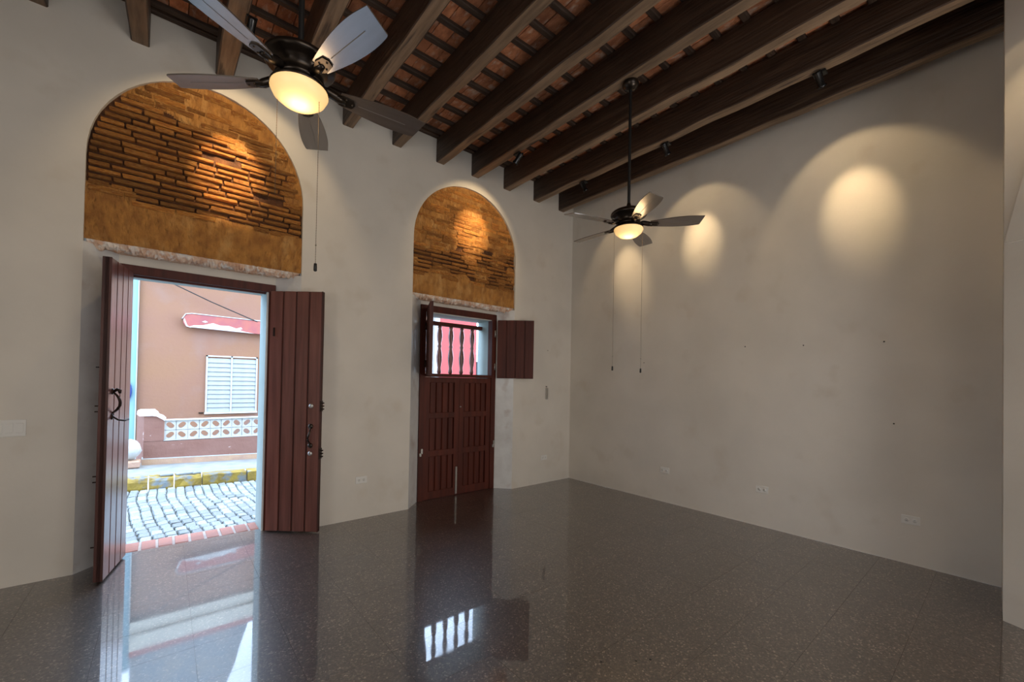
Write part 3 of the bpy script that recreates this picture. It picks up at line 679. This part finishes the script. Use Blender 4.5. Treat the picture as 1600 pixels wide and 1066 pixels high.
# garden wall with pillar and pierced blocks
YG = 9.04
gw = tag(empty('garden_wall', (0, YG, 0)), 'low pink garden wall with white pierced blocks across the street', 'garden wall')
XE = 4.6; z0 = lambda x: cz(x)
q = MB()
q.prism([(-.245, z0(-.2)), (XE, z0(XE)), (XE, .345), (-.245, .365)], 0, .16, 'y')
q.prism([(-.245, .36), (.005, .36), (.005, .70), (-.02, .73), (-.08, .775), (-.245, .785)], 0, .16, 'y')
q.add([(-.245, 0, z0(0)), (-.245, .16, z0(0)), (-.345, .42, z0(0)), (-.345, .42, .785), (-.245, .16, .785), (-.245, 0, .785), (-.16, .42, z0(0)), (-.16, .42, .785)], [(0, 1, 4, 5), (1, 2, 3, 4), (2, 6, 7, 3), (3, 7, 4)])
q.obj('wall_body', PINK, gw)
MB().prism([(-.262, z0(-.2)-.02), (XE, z0(XE)-.02), (XE, z0(XE)+.085), (-.262, z0(-.2)+.095)], -.022, .17, 'y').obj('plinth', TAN, gw)
MB().prism([(-.262, z0(-.2)+.095), (XE, z0(XE)+.085), (XE, z0(XE)+.098), (-.262, z0(-.2)+.108)], -.024, .17, 'y').obj('plinth_line', WHITEP, gw)
q = MB().prism([(-.30, .785), (-.335, .82), (-.33, .865), (-.30, .88), (-.12, .88), (-.075, .835), (-.06, .80), (-.01, .775), (.03, .735), (.012, .705), (-.03, .735), (-.09, .775), (-.14, .785)], -.03, .30, 'y')
q.obj('pillar_cap', WHITECAP, gw)
bk = MB(); BW, BH, r_ = .310, .325, .052
def ring(m_, x0, x1, zz0, zz1, r, y0, y1, ang):
    n = 16; cx_, cz_ = (x0+x1)/2, (zz0+zz1)/2; o_, i_ = [], []
    for k in range(n):
        a = 2*PI*k/n+PI/8; ca, sa = math.cos(a), math.sin(a); s = max(abs(ca)/((x1-x0)/2), abs(sa)/((zz1-zz0)/2)); o_.append((cx_+ca/s, cz_+sa/s))
        rr = r*(1+.22*math.cos(2*(a-ang))); i_.append((cx_+rr*ca, cz_+rr*sa))
    v = [(a, y, b) for y in (y0, y1) for ring_ in (o_, i_) for a, b in ring_]; f = []
    for k in range(n):
        l = (k+1) % n; f += [(k, l, n+l, n+k), (2*n+k, 3*n+k, 3*n+l, 2*n+l), (n+k, n+l, 3*n+l, 3*n+k)]
    m_.add(v, f)
for sx in (0, 1):
    for szz in (0, 1):
        ring(bk, sx*BW/2+.004, (sx+1)*BW/2-.004, szz*BH/2+.004, (szz+1)*BH/2-.004, .050, 0, .07, PI/4 if sx == szz else -PI/4)
bk.box(0, BW, .01, .06, BH/2-.005, BH/2+.005).box(BW/2-.005, BW/2+.005, .01, .06, 0, BH); bk.box(0, BW, 0, .07, -.002, .004); bk.box(0, BW, 0, .07, BH-.004, BH+.002); bk.box(0, .004, 0, .07, 0, BH); bk.box(BW-.004, BW, 0, .07, 0, BH)
bkm = bk.mesh('vent_block', WHITEP)
x = .012
while x+BW < XE: link('vent_block', bkm, gw, (x, .03, .372-.003*x)); x += BW+.004
MB().box(.0, XE, .0, .15, .692, .712, .004).obj('coping', WHITEP, gw)
MB().box(.0, XE, .0, .12, .352, .374, .003).obj('ledge', WHITEP, gw)

# salmon house
YH = 11.6
ho = tag(empty('house', (0, YH, 0)), 'salmon rendered house with louvred window and peeling red ledge across the street', 'house')
XH0, XH1 = -.44, 6.36
MB().box(XH0, XH1, 0, 4, -.2, 3.62).obj('wall', SALMON, ho)
MB().box(XH0-.0, XH1, -.10, 4, 3.62, 3.86).box(XH0, XH1, -.18, 4, 3.86, 4.16).obj('cornice', CREAM, ho)
MB().box(XH0, XH1, -.10, 4, 4.16, 4.32).obj('parapet_band', REDOX, ho)
MB().prism([(XH0, 4.32), (1.72, 4.32), (1.64, 4.62), (1.52, 5.0), (1.42, 5.4), (1.20, 5.95), (.8, 6.4), (.2, 6.62), (XH0, 6.65)], .25, .55, 'y').obj('curved_gable', GREYW, ho)
q = MB().prism([(.28, 2.60), (.33, 2.53), (.42, 2.52), (3.4, 2.42), (3.4, 2.74), (.42, 2.80), (.33, 2.78), (.28, 2.70)], -.16, .0, 'y'); q.obj('ledge', REDOX, ho)
MB().prism([(.27, 2.69), (.32, 2.785), (.42, 2.808), (3.4, 2.748), (3.4, 2.765), (.42, 2.825), (.31, 2.80), (.25, 2.69)], -.17, .0, 'y').obj('ledge_edge', WHITEP, ho)
pe = [(.36, 2.515), (.46, 2.56), (.62, 2.575), (.80, 2.64), (.93, 2.60), (1.10, 2.605), (1.24, 2.56), (1.33, 2.60), (1.36, 2.56), (1.30, 2.535), (1.42, 2.50), (1.60, 2.475), (.44, 2.512)]
MB().prism(pe, -.166, -.155, 'y').prism([(.60, 2.655), (.66, 2.68), (.71, 2.655), (.66, 2.635)], -.166, -.155, 'y').prism([(.28, 2.66), (.30, 2.70), (.35, 2.55), (.42, 2.50), (.33, 2.525)], -.164, -.155, 'y').obj('peeled_patch', WHITEP, ho)
# louvred window
wx0, wx1, wz0, wz1 = .705, 1.70, .625, 1.925
wf = MB().box(wx0, wx0+.03, -.04, .02, wz0, wz1).box(wx1-.03, wx1, -.04, .02, wz0, wz1).box(wx0, wx1, -.04, .02, wz1-.03, wz1).box(wx0-.01, wx1+.01, -.06, .02, wz0-.02, wz0+.02).box(1.17, 1.20, -.04, .02, wz0, wz1).obj('louvred_window', WHITEP, ho)
slm = {}
for a, c_ in ((wx0+.032, 1.168), (1.202, wx1-.032)):
    me = MB().box(0, c_-a, -.004, .004, -.052, .052, .002).mesh('slat', SLATM)
    for k in range(12):
        o = link('slat', me, wf, (a, -.012, wz0+.072+k*.1015)); o.rotation_euler[0] = math.radians(-14)
MB().box(wx0-.11, wx0-.03, -.03, 0, wz0-.005, wz0+.02).obj('stay_bracket', BRONZE, ho)
# neighbour houses
h2 = tag(empty('house', (0, YH, 0)), 'pale blue house wall left of the salmon house across the street', 'house')
MB().box(-6, XH0-.002, -.06, 4, -.2, 4.6).obj('wall', PALEBLUE, h2)
MB().box(XH0-.016, XH0-.002, -.09, -.061, -.1, 3.6).obj('corner_strip', WHITEP, h2)
h3 = tag(empty('house', (XH1, YH-.15, 0)), 'bright coral red house seen through the window grille', 'house')
MB().box(.18, 1.60, 0, 3, -.6, 4.05).obj('wall', CORAL, h3)
MB().box(.02, .18, -.04, 3, -.6, 4.1).obj('corner_pilaster', WHITEP, h3)
h4 = tag(empty('house', (7.98, YH, 0)), 'white rendered house front to the right of the coral house', 'house')
MB().box(0, 4, .0, 3, -.8, 2.35).obj('wall', WHITEP, h4); MB().box(.02, .09, -.12, -.04, -.6, 2.1).obj('drain_pipe', BLACK, h4)
ca = [(-.43, 3.60), (.055, 3.42), (.75, 3.11), (1.46, 2.83), (2.4, 2.5)]
q = MB().tube([(a, YH-(.005 if i in (0, 4) else .19), b-.0) for i, (a, b) in enumerate(ca)], .012, 6); tag(q.obj('power_cable', BLACK), 'thin black cable slanting across the salmon house front', 'cable')
e = tag(empty('round_sign', (-.685, YH-.08, 1.12)), 'dark blue oval plaque on the pale blue wall behind the door leaf', 'plaque')
m_ = Matrix.Rotation(PI/2, 4, 'X'); MB().lathe([(0, .03), (.22, .028), (.235, .018), (.235, 0)], 32, m_).obj('disc', BLUE, e).scale = (.75, 1, 1.22)
MB().tube([(0, -.01, .285), (0, -.015, .33)], .012, 6).obj('hook', BLACK, e)
# white bag by the garden wall end
bg_ = MB(); v = []; f = []; n, m2 = 14, 9
for j in range(m2+1):
    t = PI*j/m2
    for k in range(n):
        a = 2*PI*k/n; r = math.sin(t)*(.14+.03*noise.noise(Vector((math.cos(a)*2, math.sin(a)*2, t*2)))); v.append((r*math.cos(a), r*math.sin(a), .15-.16*math.cos(t)*(1+.1*noise.noise(Vector((a, t, 3))))))
for j in range(m2):
    for k in range(n): f.append((j*n+k, j*n+(k+1) % n, j*n+n+(k+1) % n, j*n+n+k))
bg_.add(v, f, True); o = tag(bg_.obj('bag', WHITEP, None, (-.40, 8.86, cz(-.4)+.135)), 'rounded white bag on a stone beside the end of the garden wall', 'bag')
tag(MB().box(-.13, .13, -.12, .12, 0, .115, .02).obj('stone_block', TAN, None, (-.40, 8.86, cz(-.4))), 'small brown stone block under the white bag', 'stone')
